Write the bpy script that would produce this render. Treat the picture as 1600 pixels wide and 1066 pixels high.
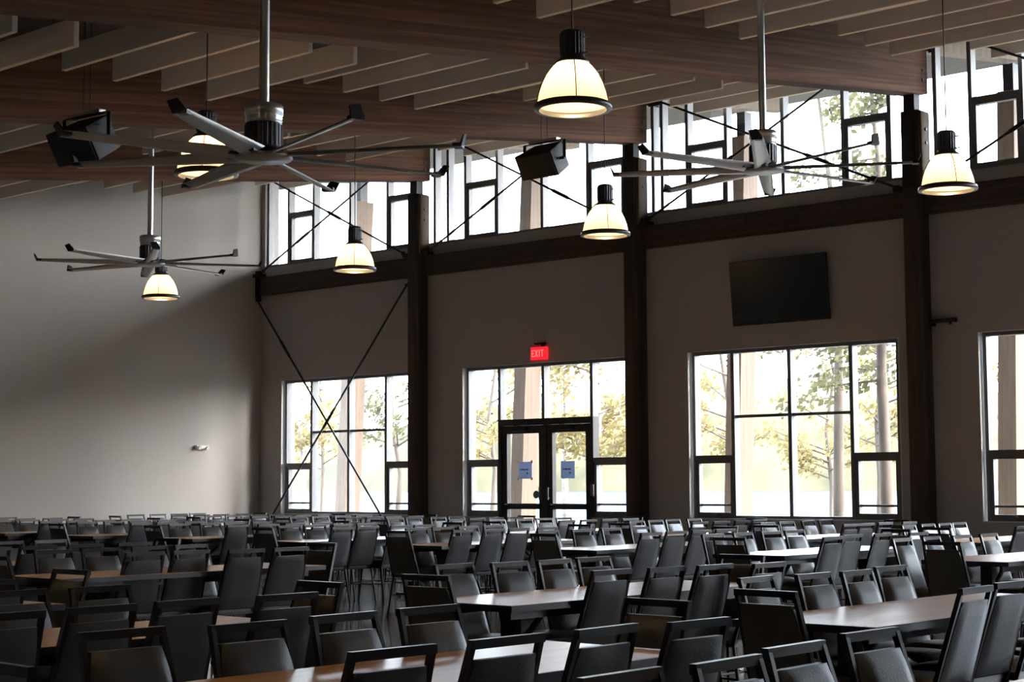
import bpy, bmesh, math, random
from mathutils import Vector, Matrix
PI = math.pi
random.seed(7)
for o in list(bpy.data.objects): bpy.data.objects.remove(o)
scn = bpy.context.scene
C = scn.collection
EYE = 1.38                                   # camera height above the floor

# ------------------------------------------------------------------ camera
def make_camera():
    yaw, pitch, roll, f = .7258, .0858, -.0057, 2597.139
    fw = Vector((-math.sin(yaw)*math.cos(pitch), math.cos(yaw)*math.cos(pitch), math.sin(pitch)))
    r = fw.cross(Vector((0, 0, 1))).normalized(); u = r.cross(fw)
    r2 = math.cos(roll)*r + math.sin(roll)*u
    u2 = -math.sin(roll)*r + math.cos(roll)*u
    m = Matrix(((r2.x, u2.x, -fw.x, 0), (r2.y, u2.y, -fw.y, 0), (r2.z, u2.z, -fw.z, EYE), (0, 0, 0, 1)))
    cd = bpy.data.cameras.new('camera'); cam = bpy.data.objects.new('camera', cd); C.objects.link(cam)
    cam.matrix_world = m
    cd.sensor_width = 36; cd.lens = f/1600*36; cd.clip_start = .05; cd.clip_end = 2000
    scn.camera = cam
make_camera()

# ------------------------------------------------------------------ light and exposure
scn.view_settings.view_transform = 'Standard'
scn.view_settings.look = 'None'
scn.view_settings.gamma = 1
scn.view_settings.use_curve_mapping = False
scn.view_settings.exposure = 2.5
W = bpy.data.worlds.new('sky'); scn.world = W; W.use_nodes = True
nt = W.node_tree; bgn = nt.nodes['Background']
sky = nt.nodes.new('ShaderNodeTexSky'); sky.sky_type = 'NISHITA'; sky.sun_disc = False
sky.sun_elevation = math.radians(32); sky.sun_rotation = math.radians(60)
sky.air_density = 1.3; sky.dust_density = 3.0; sky.ozone_density = 1.0
hs = nt.nodes.new('ShaderNodeHueSaturation'); hs.inputs['Saturation'].default_value = .45; hs.inputs['Value'].default_value = .42
hz = nt.nodes.new('ShaderNodeMix'); hz.data_type = 'RGBA'; hz.blend_type = 'ADD'; hz.inputs[0].default_value = 1
hz.inputs[7].default_value = (2.75, 3.35, 4.0, 1)          # bright haze over the lake
nt.links.new(sky.outputs[0], hs.inputs['Color']); nt.links.new(hs.outputs[0], hz.inputs[6]); nt.links.new(hz.outputs[2], bgn.inputs[0])
bgn.inputs[1].default_value = .6
sl = bpy.data.lights.new('sun', 'SUN'); sun = bpy.data.objects.new('sun', sl); C.objects.link(sun)
sl.energy = 1.8; sl.color = (1, .93, .82); sl.angle = .01
# sun high over the right end of the building, slightly on the lake side
sun.rotation_euler = Vector((.93, .22, .72)).to_track_quat('Z', 'Y').to_euler()

# ------------------------------------------------------------------ materials
def mat(name, col, rough=.6, metal=0., spec=.5, noise=None, bump=None, coat=0):
    m = bpy.data.materials.new(name); m.use_nodes = True
    n = m.node_tree.nodes; l = m.node_tree.links; b = n['Principled BSDF']
    b.inputs['Base Color'].default_value = (*col, 1); b.inputs['Roughness'].default_value = rough
    b.inputs['Metallic'].default_value = metal; b.inputs['Specular IOR Level'].default_value = spec
    if coat: b.inputs['Coat Weight'].default_value = coat; b.inputs['Coat Roughness'].default_value = .27
    if noise:                                # (scale vector, colour 2, detail)
        sc, c2, det = noise
        tc = n.new('ShaderNodeTexCoord'); mp = n.new('ShaderNodeMapping'); mp.inputs['Scale'].default_value = sc
        nz = n.new('ShaderNodeTexNoise'); nz.inputs['Scale'].default_value = 1; nz.inputs['Detail'].default_value = det
        rp = n.new('ShaderNodeValToRGB'); rp.color_ramp.elements[0].position = .35; rp.color_ramp.elements[1].position = .65
        rp.color_ramp.elements[0].color = (*col, 1); rp.color_ramp.elements[1].color = (*c2, 1)
        l.new(tc.outputs['Object'], mp.inputs[0]); l.new(mp.outputs[0], nz.inputs[0]); l.new(nz.outputs[0], rp.inputs[0])
        l.new(rp.outputs[0], b.inputs['Base Color'])
    if bump:
        sc, st = bump
        tc = n.new('ShaderNodeTexCoord'); nz = n.new('ShaderNodeTexNoise'); nz.inputs['Scale'].default_value = sc
        bp = n.new('ShaderNodeBump'); bp.inputs['Strength'].default_value = st; bp.inputs['Distance'].default_value = .01
        l.new(tc.outputs['Object'], nz.inputs[0]); l.new(nz.outputs[0], bp.inputs['Height']); l.new(bp.outputs[0], b.inputs['Normal'])
    return m

def glulam(name, c1, c2, c3, slope=0, up=False):
    """glued laminated timber: laminations stacked in z, grain along the length"""
    m = mat(name, c1, .75, spec=.15); n = m.node_tree.nodes; l = m.node_tree.links; b = n['Principled BSDF']
    tc = n.new('ShaderNodeTexCoord')
    rt = n.new('ShaderNodeMapping'); rt.inputs['Rotation'].default_value = (-math.atan(slope), 0, 0)
    l.new(tc.outputs['Object'], rt.inputs[0])
    mp = n.new('ShaderNodeMapping'); mp.inputs['Scale'].default_value = (14, 1.0, 26) if not up else (20, 20, 1.2)
    nz = n.new('ShaderNodeTexNoise'); nz.inputs['Scale'].default_value = 1; nz.inputs['Detail'].default_value = 6
    l.new(rt.outputs[0], mp.inputs[0]); l.new(mp.outputs[0], nz.inputs[0])
    mp2 = n.new('ShaderNodeMapping'); mp2.inputs['Scale'].default_value = (.01, .25, 22) if not up else (6, 6, .3)
    wn = n.new('ShaderNodeTexNoise'); wn.inputs['Scale'].default_value = 1; wn.inputs['Detail'].default_value = 0
    l.new(rt.outputs[0], mp2.inputs[0]); l.new(mp2.outputs[0], wn.inputs[0])
    r1 = n.new('ShaderNodeValToRGB'); r1.color_ramp.elements[0].position = .3; r1.color_ramp.elements[1].position = .7
    r1.color_ramp.elements[0].color = (*c1, 1); r1.color_ramp.elements[1].color = (*c2, 1)
    l.new(nz.outputs[0], r1.inputs[0])
    mx = n.new('ShaderNodeMix'); mx.data_type = 'RGBA'; mx.blend_type = 'MIX'
    r2 = n.new('ShaderNodeValToRGB'); r2.color_ramp.elements[0].position = .42; r2.color_ramp.elements[1].position = .6
    r2.color_ramp.elements[0].color = (0, 0, 0, 1); r2.color_ramp.elements[1].color = (.7, .7, .7, 1)
    l.new(wn.outputs[0], r2.inputs[0]); l.new(r2.outputs[0], mx.inputs[0])
    l.new(r1.outputs[0], mx.inputs[6]); mx.inputs[7].default_value = (*c3, 1)
    l.new(mx.outputs[2], b.inputs['Base Color'])
    return m

M = {}
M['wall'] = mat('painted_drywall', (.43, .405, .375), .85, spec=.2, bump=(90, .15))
M['wallf'] = mat('backlit_window_wall', (.36, .345, .345), .85, spec=.2, bump=(90, .15))  # same wall paint, with its backlit shade put into a darker colour
M['reveal'] = mat('white_reveal', (.7, .7, .68), .6)
M['deck'] = mat('dark_roof_deck', (.035, .026, .02), .8, noise=((1, 9, 1), (.06, .045, .035), 3))
M['beam'] = glulam('glulam_beam', (.13, .062, .037), (.225, .112, .068), (.09, .045, .029), slope=.128)
M['column'] = glulam('stained_column', (.052, .040, .036), (.082, .062, .055), (.043, .033, .030), up=True)
M['girt'] = glulam('stained_rail', (.052, .040, .036), (.082, .062, .055), (.043, .033, .030))
M['strut'] = mat('outdoor_timber', (.10, .065, .04), .7, noise=((16, 16, .8), (.145, .098, .062), 6))
M['steel'] = mat('black_steel', (.012, .012, .015), .45, .3)
M['alu'] = mat('grey_window_frame', (.13, .135, .14), .4, .2)
M['aludark'] = mat('dark_door_frame', (.02, .018, .018), .4, .3)
M['baffle'] = mat('white_baffle_felt', (.78, .69, .62), .9, spec=.15, bump=(160, .2))
M['baffle_edge'] = mat('baffle_edge', (.85, .72, .58), .85, spec=.15)
M['chrome'] = mat('brushed_aluminium', (.62, .64, .66), .3, .9, bump=(60, .05))
M['ribbed'] = mat('ribbed_housing', (.07, .075, .085), .35, .6)
M['blade'] = mat('silver_fan_blade', (.42, .41, .39), .38, .6)
M['winglet'] = mat('black_plastic', (.012, .012, .014), .45)
M['speaker'] = mat('speaker_cabinet', (.008, .009, .013), .6, bump=(200, .2))
M['screen'] = mat('tv_screen', (.014, .020, .032), .25, spec=.4)
M['tv'] = mat('tv_case', (.01, .01, .012), .5)
M['pad'] = mat('charcoal_vinyl', (.046, .048, .055), .42, spec=.5, bump=(120, .12))
M['cframe'] = mat('black_powder_coat', (.010, .010, .014), .3, .2, spec=.5)
M['glide'] = mat('clear_glide', (.4, .4, .4), .3)
M['edge'] = mat('black_table_edge', (.012, .012, .018), .4)
M['floor'] = mat('polished_floor', (.25, .25, .245), .10, spec=.8, noise=((3, 3, 3), (.33, .33, .32), 5))

M['ink'] = mat('dark_ink', (.03, .04, .07), .7)
M['reader'] = mat('brown_plastic', (.16, .13, .11), .5)
M['green'] = mat('green_sticker', (.03, .12, .08), .6)
M['white'] = mat('white_plastic', (.7, .68, .62), .4)
M['grass'] = mat('dry_lawn', (.09, .09, .05), .9, noise=((.5, .5, .5), (.15, .13, .08), 5))
M['terrace'] = mat('pale_terrace', (.2, .19, .18), .8, noise=((1, 1, 1), (.26, .25, .235), 4))
M['bark'] = mat('tree_bark', (.055, .043, .034), .9, noise=((6, 6, 1), (.11, .085, .065), 5))
M['birch'] = mat('pale_bark', (.14, .125, .11), .9, noise=((4, 4, 9), (.28, .25, .22), 4))
M['hill'] = mat('far_forest', (.042, .038, .016), .95, noise=((.06, .06, .09), (.10, .08, .036), 9))
M['lake'] = mat('lake_water', (.017, .048, .066), .5, spec=.1, bump=(.8, .4))

def table_mat():
    m = mat('honey_laminate', (.60, .29, .10), .35, spec=.8, coat=1.0); n = m.node_tree.nodes; l = m.node_tree.links
    tc = n.new('ShaderNodeTexCoord'); mp = n.new('ShaderNodeMapping'); mp.inputs['Scale'].default_value = (22, 1.3, 1)
    nz = n.new('ShaderNodeTexNoise'); nz.inputs['Scale'].default_value = 1; nz.inputs['Detail'].default_value = 5
    rp = n.new('ShaderNodeValToRGB'); rp.color_ramp.elements[0].position = .3; rp.color_ramp.elements[1].position = .7
    rp.color_ramp.elements[0].color = (.74, .33, .085, 1); rp.color_ramp.elements[1].color = (.90, .45, .14, 1)
    l.new(tc.outputs['Object'], mp.inputs[0]); l.new(mp.outputs[0], nz.inputs[0]); l.new(nz.outputs[0], rp.inputs[0])
    l.new(rp.outputs[0], n['Principled BSDF'].inputs['Base Color']); return m
M['table'] = table_mat()

def glass():
    m = bpy.data.materials.new('window_glass'); m.use_nodes = True; n = m.node_tree.nodes; l = m.node_tree.links
    n.clear(); out = n.new('ShaderNodeOutputMaterial'); t = n.new('ShaderNodeBsdfTransparent'); g = n.new('ShaderNodeBsdfGlossy')
    t.inputs[0].default_value = (.94, .94, .95, 1); g.inputs['Roughness'].default_value = .02
    fr = n.new('ShaderNodeLayerWeight'); fr.inputs[0].default_value = .5; mx = n.new('ShaderNodeMixShader')
    pw = n.new('ShaderNodeMath'); pw.operation = 'POWER'; pw.inputs[1].default_value = 5
    ma = n.new('ShaderNodeMath'); ma.operation = 'MULTIPLY_ADD'; ma.inputs[1].default_value = .96; ma.inputs[2].default_value = .035
    l.new(fr.outputs['Facing'], pw.inputs[0]); l.new(pw.outputs[0], ma.inputs[0]); l.new(ma.outputs[0], mx.inputs[0]); l.new(t.outputs[0], mx.inputs[1]); l.new(g.outputs[0], mx.inputs[2]); l.new(mx.outputs[0], out.inputs[0])
    return m
M['glass'] = glass()

def shade_mat():
    m = bpy.data.materials.new('prismatic_shade'); m.use_nodes = True; n = m.node_tree.nodes; l = m.node_tree.links
    n.clear(); out = n.new('ShaderNodeOutputMaterial'); t = n.new('ShaderNodeBsdfTranslucent'); g = n.new('ShaderNodeBsdfPrincipled')
    t.inputs[0].default_value = (.42, .37, .30, 1); g.inputs['Base Color'].default_value = (.8, .78, .74, 1); g.inputs['Roughness'].default_value = .2
    mx = n.new('ShaderNodeMixShader'); mx.inputs[0].default_value = .35
    l.new(t.outputs[0], mx.inputs[1]); l.new(g.outputs[0], mx.inputs[2]); l.new(mx.outputs[0], out.inputs[0])
    return m
M['shade'] = shade_mat()

def emit(name, col, st):
    m = bpy.data.materials.new(name); m.use_nodes = True; n = m.node_tree.nodes; n.clear()
    o = n.new('ShaderNodeOutputMaterial'); e = n.new('ShaderNodeEmission'); e.inputs[0].default_value = (*col, 1); e.inputs[1].default_value = st
    m.node_tree.links.new(e.outputs[0], o.inputs[0]); return m
M['exit'] = emit('lit_red_sign', (1, .02, .03), .22)
M['exitl'] = emit('lit_red_letters', (1, .2, .18), .2)
M['bulb'] = emit('lamp_bulb', (1, .78, .45), 3)

def leaf_mat(name, c1, c2):
    m = mat(name, c1, .8, noise=((.9, .9, .9), c2, 2)); n = m.node_tree.nodes; l = m.node_tree.links
    b = n['Principled BSDF']; tr = n.new('ShaderNodeBsdfTranslucent'); mx = n.new('ShaderNodeMixShader'); mx.inputs[0].default_value = .4
    tr.inputs[0].default_value = (*c2, 1)
    l.new(b.outputs[0], mx.inputs[1]); l.new(tr.outputs[0], mx.inputs[2]); l.new(mx.outputs[0], n['Material Output'].inputs[0])
    return m
M['paper'] = leaf_mat('white_paper', (.62, .68, .80), (.30, .36, .46))
M['leafy'] = leaf_mat('yellow_foliage', (.15, .128, .045), (.22, .172, .07))
M['leafg'] = leaf_mat('green_foliage', (.045, .052, .028), (.11, .10, .045))

# ------------------------------------------------------------------ mesh helpers
class MB:
    """collects shapes, builds ONE mesh object"""
    def __init__(s): s.v = []; s.f = []; s.mi = []; s.k = 0; s.smooth = []
    def _add(s, vs, fs, sm=False):
        b = len(s.v); s.v += [tuple(v) for v in vs]
        for f in fs: s.f.append([b+i for i in f]); s.mi.append(s.k); s.smooth.append(sm)
        return s
    def box(s, x0, x1, y0, y1, z0, z1, T=None):
        vs = [Vector((x, y, z)) for x in (x0, x1) for y in (y0, y1) for z in (z0, z1)]
        if T: vs = [T @ v for v in vs]
        return s._add(vs, [(0, 1, 3, 2), (4, 6, 7, 5), (0, 4, 5, 1), (2, 3, 7, 6), (0, 2, 6, 4), (1, 5, 7, 3)])
    def hexa(s, p):            # 8 points: bottom four (ccw from above), top four
        return s._add(p, [(3, 2, 1, 0), (4, 5, 6, 7), (0, 1, 5, 4), (1, 2, 6, 5), (2, 3, 7, 6), (3, 0, 4, 7)])
    def bar(s, a, b, w, h=None, up=(0, 0, 1)):
        h = h or w; a = Vector(a); b = Vector(b); d = (b-a).normalized(); u = Vector(up)
        if abs(d.dot(u)) > .95: u = Vector((0, 1, 0))
        x = d.cross(u).normalized(); y = x.cross(d)
        p = [c + sx*x*w/2 + sy*y*h/2 for c in (a, b) for sx, sy in ((-1, -1), (1, -1), (1, 1), (-1, 1))]
        return s._add(p, [(3, 2, 1, 0), (4, 5, 6, 7), (0, 1, 5, 4), (1, 2, 6, 5), (2, 3, 7, 6), (3, 0, 4, 7)])
    def tube(s, a, b, r, r2=None, n=8, caps=True, sm=True):
        r2 = r if r2 is None else r2; a = Vector(a); b = Vector(b); d = (b-a).normalized()
        u = Vector((0, 0, 1)) if abs(d.z) < .9 else Vector((1, 0, 0)); x = d.cross(u).normalized(); y = d.cross(x)
        p = []
        for c, rr in ((a, r), (b, r2)):
            for i in range(n): t = 2*PI*i/n; p.append(c + rr*(math.cos(t)*x + math.sin(t)*y))
        s._add(p, [(i, (i+1) % n, n+(i+1) % n, n+i) for i in range(n)], sm)
        if caps:
            s._add(p[:n], [tuple(range(n))[::-1]]); s._add(p[n:], [tuple(range(n))])
        return s
    def path(s, pts, r, n=6):
        for a, b in zip(pts, pts[1:]): s.tube(a, b, r, n=n)
        return s
    def lathe(s, prof, n=32, c=(0, 0, 0), sm=True):
        c = Vector(c); p = []
        for r, z in prof:
            for i in range(n): t = 2*PI*i/n; p.append(c + Vector((r*math.cos(t), r*math.sin(t), z)))
        return s._add(p, [(j*n+i, j*n+(i+1) % n, (j+1)*n+(i+1) % n, (j+1)*n+i) for j in range(len(prof)-1) for i in range(n)], sm)
    def build(s, name, mats, parent=None, loc=None, bevel=0, seg=2):
        me = bpy.data.meshes.new(name); me.from_pydata([list(v) for v in s.v], [], s.f)
        if not isinstance(mats, (list, tuple)): mats = [mats]
        for m in mats: me.materials.append(m)
        for p, k, sm in zip(me.polygons, s.mi, s.smooth): p.material_index = k; p.use_smooth = sm
        bm = bmesh.new(); bm.from_mesh(me)
        bmesh.ops.recalc_face_normals(bm, faces=bm.faces)
        if bevel:
            bmesh.ops.bevel(bm, geom=[e for e in bm.edges if e.calc_face_angle(0) > .5], offset=bevel, segments=seg, profile=.6, affect='EDGES', clamp_overlap=True)
            for f in bm.faces: f.smooth = True
        bm.to_mesh(me); bm.free()
        o = bpy.data.objects.new(name, me); C.objects.link(o)
        if parent: o.parent = parent
        if loc: o.location = loc
        return o

def tag(o, label=None, cat=None, group=None, kind=None):
    if label: o['label'] = label
    if cat: o['category'] = cat
    if group: o['group'] = group
    if kind: o['kind'] = kind
    return o
def empty(name, loc, rz=0):
    o = bpy.data.objects.new(name, None); C.objects.link(o); o.location = loc; o.rotation_euler = (0, 0, rz); o.empty_display_size = .1
    return o
def copy_tree(o, parent=None):
    c = o.copy(); C.objects.link(c)
    if parent: c.parent = parent
    for ch in kids[o.name] if o.name in kids else o.children: copy_tree(ch, c)
    return c
kids = {}
def Z(rel): return rel + EYE                 # heights were measured from the eye level

# ------------------------------------------------------------------ setting
YW = 19.87                                   # inner face of the window wall
YB, XL, XR = -5.0, -23.85, 4.2               # back, left and right walls
def roof(y): return Z(6.05) + .128*(y-20)    # underside of the roof deck
def beam_bottom(y): return Z(5.14) + .128*(y-20)
COLX = [-24.23, -19.64, -15.05, -10.40, -5.75, -1.10, 3.5]
CW = .125                                    # half width of columns and beams

tag(MB().box(XL-.3, XR+.3, YB-.3, 20.2, -.25, 0).build('floor', M['floor']), kind='structure')
y0, y1 = YB-.3, 25.0
r = MB(); r.hexa([(-27, y0, roof(y0)), (XR+.3, y0, roof(y0)), (XR+.3, y1, roof(y1)), (-27, y1, roof(y1)),
                  (-27, y0, roof(y0)+.35), (XR+.3, y0, roof(y0)+.35), (XR+.3, y1, roof(y1)+.35), (-27, y1, roof(y1)+.35)])
tag(r.build('ceiling', M['deck']), kind='structure')

LOWER = [[-23.24, -22.51, -21.54, -20.60, -19.88], [-18.70, -17.97, -17.04, -16.06, -15.33], [-14.17, -13.46, -12.51, -11.53, -10.80],
         [-9.61, -8.90, -7.95, -6.97, -6.24], [-5.0, -4.28, -3.33, -2.35, -1.62], [-.35, .37, 1.32, 2.30, 3.03]]
UPPER = [[-23.74, -23.17, -22.48, -21.51, -20.56, -19.86], [-19.42, -19.11, -18.71, -18.00, -17.035, -16.10, -15.38],
         [-14.83, -14.66, -14.20, -13.51, -12.545, -11.57, -10.86], [-10.18, -9.68, -8.98, -8.02, -7.05, -6.35],
         [-5.60, -5.05, -4.35, -3.38, -2.42, -1.72], [-.95, -.40, .30, 1.27, 2.23, 2.93]]
ZS, ZH, ZC, ZCT = Z(-.52), Z(1.905), Z(4.04), Z(6.0)     # sill, head, clerestory sill, clerestory head

w = MB()                                     # window wall with its openings
xs = XL-.3
for i, L in enumerate(LOWER):
    a, b = L[0]-.035, L[-1]+.035
    w.box(xs, a, YW, 20.2, 0, ZH)
    if i == 1: w.box(a, L[1]-.03, YW, 20.2, 0, ZS); w.box(L[3]+.03, b, YW, 20.2, 0, ZS)
    else: w.box(a, b, YW, 20.2, 0, ZS)
    xs = b
w.box(xs, XR+.3, YW, 20.2, 0, ZH)
w.box(XL-.3, XR+.3, YW, 20.2, ZH, ZC-.02)
w.box(XL-.3, XL+.1, YW, 20.2, ZC-.02, Z(6.04))
w.box(3.3, XR+.3, YW, 20.2, ZC-.02, Z(6.04))
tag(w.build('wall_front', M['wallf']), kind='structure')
def sidewall(name, x0, x1, opening=None):
    s = MB()
    def seg(a, b, z0=0, z1=None):
        s.hexa([(x0, a, z0), (x1, a, z0), (x1, b, z0), (x0, b, z0), (x0, a, z1 or roof(a)+.1), (x1, a, z1 or roof(a)+.1), (x1, b, z1 or roof(b)+.1), (x0, b, z1 or roof(b)+.1)])
    if opening:
        a, b, z0, z1 = opening
        seg(YB-.3, a); seg(b, YW); seg(a, b, 0, z0)
        s.hexa([(x0, a, z1), (x1, a, z1), (x1, b, z1), (x0, b, z1), (x0, a, roof(a)+.1), (x1, a, roof(a)+.1), (x1, b, roof(b)+.1), (x0, b, roof(b)+.1)])
    else: seg(YB-.3, YW)
    return tag(s.build(name, M['wall']), kind='structure')
sidewall('wall_left', XL-.3, XL)
sidewall('wall_right', XR, XR+.3)
tag(MB().box(XL-.3, XR+.3, YB-.3, YB, 0, roof(YB)+.1).build('wall_back', M['wall']), kind='structure')
tag(MB().box(XL+.002, XL+.017, YB, YW, 0, .1).build('baseboard_left', M['aludark']), kind='structure')

# ------------------------------------------------------------------ windows
YG = 20.0
def win_frame(b, x0, x1, z0, z1, t=.05, d=.12, y=YG):
    b.box(x0, x0+t, y-d/2, y+d/2, z0, z1); b.box(x1-t, x1, y-d/2, y+d/2, z0, z1)
    b.box(x0+t, x1-t, y-d/2, y+d/2, z0, z0+t); b.box(x0+t, x1-t, y-d/2, y+d/2, z1-t, z1)
def sash(b, x0, x1, z0, z1, t=.045):
    win_frame(b, x0, x1, z0, z1, t, .09, YG-.005)
wn = 0
def lower_window(i, L):
    global wn; wn += 1
    root = empty('window_%d' % wn, ((L[0]+L[-1])/2, YG, ZS)); tag(root, kind='structure')
    inv = Matrix.Translation(-root.location)
    def part(b, name, m):
        o = b.build(name, m, root); o.matrix_parent_inverse = inv.copy(); return o
    door = i == 1
    f = MB(); z0 = ZS
    if door:
        win_frame(f, L[0], L[1]+.03, ZS, ZH); win_frame(f, L[3]-.03, L[4], ZS, ZH)
        f.box(L[1]+.03, L[3]-.03, YG-.06, YG+.06, ZH-.05, ZH)
        f.box(L[1]-.03, L[1]+.03, YG-.06, YG+.06, 0, ZS); f.box(L[3]-.03, L[3]+.03, YG-.06, YG+.06, 0, ZS)
    else: win_frame(f, L[0], L[4], ZS, ZH)
    part(f, 'window_frame', M['alu'])
    for k in (1, 2, 3):
        zb = Z(1.03) if door and k == 2 else ZS+.05
        if door and k != 2: zb = Z(1.03)
        part(MB().box(L[k]-.028, L[k]+.028, YG-.07, YG+.07, zb, ZH-.05), 'mullion', M['alu'])
    for a, b in ((L[0]+.05, L[1]-.028), (L[3]+.028, L[4]-.05)):
        part(MB().box(a, b, YG-.07, YG+.07, Z(.325), Z(.395)), 'transom', M['alu'])
        s = MB(); sash(s, a, b, ZS+.05, Z(.325)); s.box(a+.04, b-.04, YG-.03, YG+.03, Z(-.335), Z(-.305)); s.box((a+b)/2-.04, (a+b)/2+.04, YG-.09, YG-.05, ZS+.06, ZS+.08)
        part(s, 'casement_sash', M['alu'])
    if not door:
        for a, b in ((L[1]+.028, L[2]-.028), (L[2]+.028, L[3]-.028)):
            part(MB().box(a, b, YG-.05, YG+.05, Z(.925), Z(.965)), 'transom', M['alu'])
    panes = []
    for k in range(4):
        a, b = L[k]+.03, L[k+1]-.03
        if k in (0, 3): panes += [(a, b, ZS+.03, Z(.33)), (a, b, Z(.39), ZH-.03)]
        elif door: panes += [(a, b, Z(1.02), ZH-.03)]
        else: panes += [(a, b, ZS+.03, Z(.93)), (a, b, Z(.96), ZH-.03)]
    for a, b, z0, z1 in panes: part(MB().box(a, b, YG-.004, YG+.004, z0, z1), 'window_pane', M['glass'])
    # painted reveal lining and stool inside the wall opening
    rv = MB(); a, b = L[0]-.034, L[4]+.034
    rv.box(a, a+.012, YW+.002, YG-.07, ZS if door else ZS, ZH-.001); rv.box(b-.012, b, YW+.002, YG-.07, ZS, ZH-.001)
    if not door: rv.box(a+.012, b-.012, YW+.002, YG-.07, ZS+.001, ZS+.013)
    part(rv, 'reveal', M['reveal'])
def upper_window(i, U):
    global wn; wn += 1
    x0 = XL+.1 if i == 0 else COLX[i]; x1 = COLX[i+1] if i < 5 else 3.3
    root = empty('window_%d' % wn, ((x0+x1)/2, YG, ZC)); tag(root, kind='structure')
    inv = Matrix.Translation(-root.location)
    def part(b, name, m):
        o = b.build(name, m, root); o.matrix_parent_inverse = inv.copy(); return o
    f = MB(); f.box(x0, x1, YG-.06, YG+.06, ZC-.02, ZC+.03); f.box(x0, x1, YG-.06, YG+.06, ZCT, ZCT+.045)
    part(f, 'window_frame', M['alu'])
    for x in U: part(MB().box(x-.028, x+.028, YG-.07, YG+.07, ZC+.03, ZCT), 'mullion', M['alu'])
    c = [(U[-2], U[-1])] + ([(U[1], U[2])] if len(U) == 6 else [(U[2], U[3])])
    for a, b in c:
        a += .028; b -= .028
        part(MB().box(a, b, YG-.06, YG+.06, Z(4.93), Z(4.99)), 'transom', M['alu'])
        s = MB(); sash(s, a, b, ZC+.03, Z(4.93)); s.box((a+b)/2-.1, (a+b)/2+.1, YG-.1, YG-.045, ZC+.035, ZC+.06)
        part(s, 'casement_sash', M['alu'])
    if i: part(MB().box(COLX[i]+CW+.03, U[1]-.028 if len(U) > 6 else U[0]-.028, YG-.08, YG+.06, Z(5.68), Z(5.74)), 'transom', M['aludark'])
    xs = [x0]+U+[x1]
    for a, b in zip(xs, xs[1:]): part(MB().box(a+.002, b-.002, YG-.004, YG+.004, ZC+.01, ZCT+.01), 'window_pane', M['glass'])
for i, L in enumerate(LOWER): lower_window(i, L)
for i, U in enumerate(UPPER): upper_window(i, U)

# double door in the second bay
dL, dR = LOWER[1][1]-.028, LOWER[1][3]+.028
dr = empty('door_1', ((dL+dR)/2, YG, 0)); tag(dr, kind='structure')
hw = (dR-dL)/2
b = MB(); b.box(-hw, -hw+.06, -.07, .07, 0, Z(1.03)); b.box(hw-.06, hw, -.07, .07, 0, Z(1.03)); b.box(-hw+.06, hw-.06, -.07, .07, Z(.93), Z(1.03)); b.box(-.03, .03, -.07, .07, 0, Z(.93))
b.build('door_frame', M['aludark'], dr)
for s, x0, x1 in ((-1, -hw+.065, -.035), (1, .035, hw-.065)):
    b = MB(); t = .105
    b.box(x0, x0+t, -.045, .045, .01, Z(.925)); b.box(x1-t, x1, -.045, .045, .01, Z(.925))
    b.box(x0+t, x1-t, -.045, .045, Z(.80), Z(.925)); b.box(x0+t, x1-t, -.045, .045, .01, .24)
    b.box(x0+t, x1-t, -.045, .045, Z(-.40), Z(-.31))
    lf = b.build('door_leaf', M['aludark'], dr)
    g = MB(); g.box(x0+t, x1-t, -.004, .004, Z(-.31), Z(.80)); g.box(x0+t, x1-t, -.004, .004, .24, Z(-.40)); g.build('door_glass', M['glass'], lf)
    p = MB(); p.box(x0+.06, x1-.06, -.12, -.09, Z(-.37), Z(-.33)); p.box(x0+.06, x0+.12, -.12, -.045, Z(-.38), Z(-.32)); p.box(x1-.12, x1-.06, -.12, -.045, Z(-.38), Z(-.32)); p.build('push_bar', M['steel'], lf)
    c = MB(); c.box(x0+.25, x0+.55, -.12, -.045, Z(.84), Z(.91)); c.bar((x0+.3, -.1, Z(.92)), (x0+.62, -.16, Z(.96)), .02); c.build('door_closer', M['steel'], lf)
    h = MB(); xx = x1-.05 if s < 0 else x0+.05; h.tube((xx, -.10, Z(-.25)), (xx, -.10, Z(-.05)), .014); h.tube((xx, -.10, Z(-.23)), (xx, -.04, Z(-.23)), .01); h.tube((xx, -.10, Z(-.07)), (xx, -.04, Z(-.07)), .01); h.build('door_handle', M['ribbed'], lf)

# notices taped on the door glass
for k, (px, label) in enumerate(((-17.47, 'white paper notice taped by its corners on the left door leaf'), (-16.59, 'white paper notice on the glass of the right door leaf'))):
    n_ = empty('paper_notice', (px, YG-.012, Z(.215)))
    MB().box(-.14, .14, -.001, .001, -.135, .135).build('sheet', M['paper'], n_)
    t = MB()
    for x in range(5): t.box(-.10+x*.034, -.075+x*.034+(x % 2)*.006, -.004, -.002, .0, .022)
    t.build('print_line', M['ink'], n_)
    MB().box(.03, .06, -.004, -.002, -.06, -.035).build('print_mark', M['ink'], n_)
    if k == 0:
        for sx in (-1, 1):
            for sz in (-1, 1): MB().box(sx*.14-.022, sx*.14+.022, -.005, -.0035, sz*.135-.022, sz*.135+.022).build('tape', M['white'], n_)
    tag(n_, label, 'notice', 'notices on the doors')
s_ = MB(); s_.tube((0, -.003, 0), (0, .003, 0), .062, n=24); tag(s_.build('round_sticker', M['green'], None, (-17.21, YG-.05, Z(-.17))), 'dark green round sticker low on the left door glass', 'sticker')
s_ = MB(); s_.box(-.03, .03, -.02, .0, -.09, .09).box(-.012, .012, -.026, -.02, -.05, .02); tag(s_.build('card_reader', M['reader'], None, (-16.05, YG-.072, Z(-.10)), bevel=.004), 'small pale card reader on the right post of the double door', 'card reader')

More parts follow.
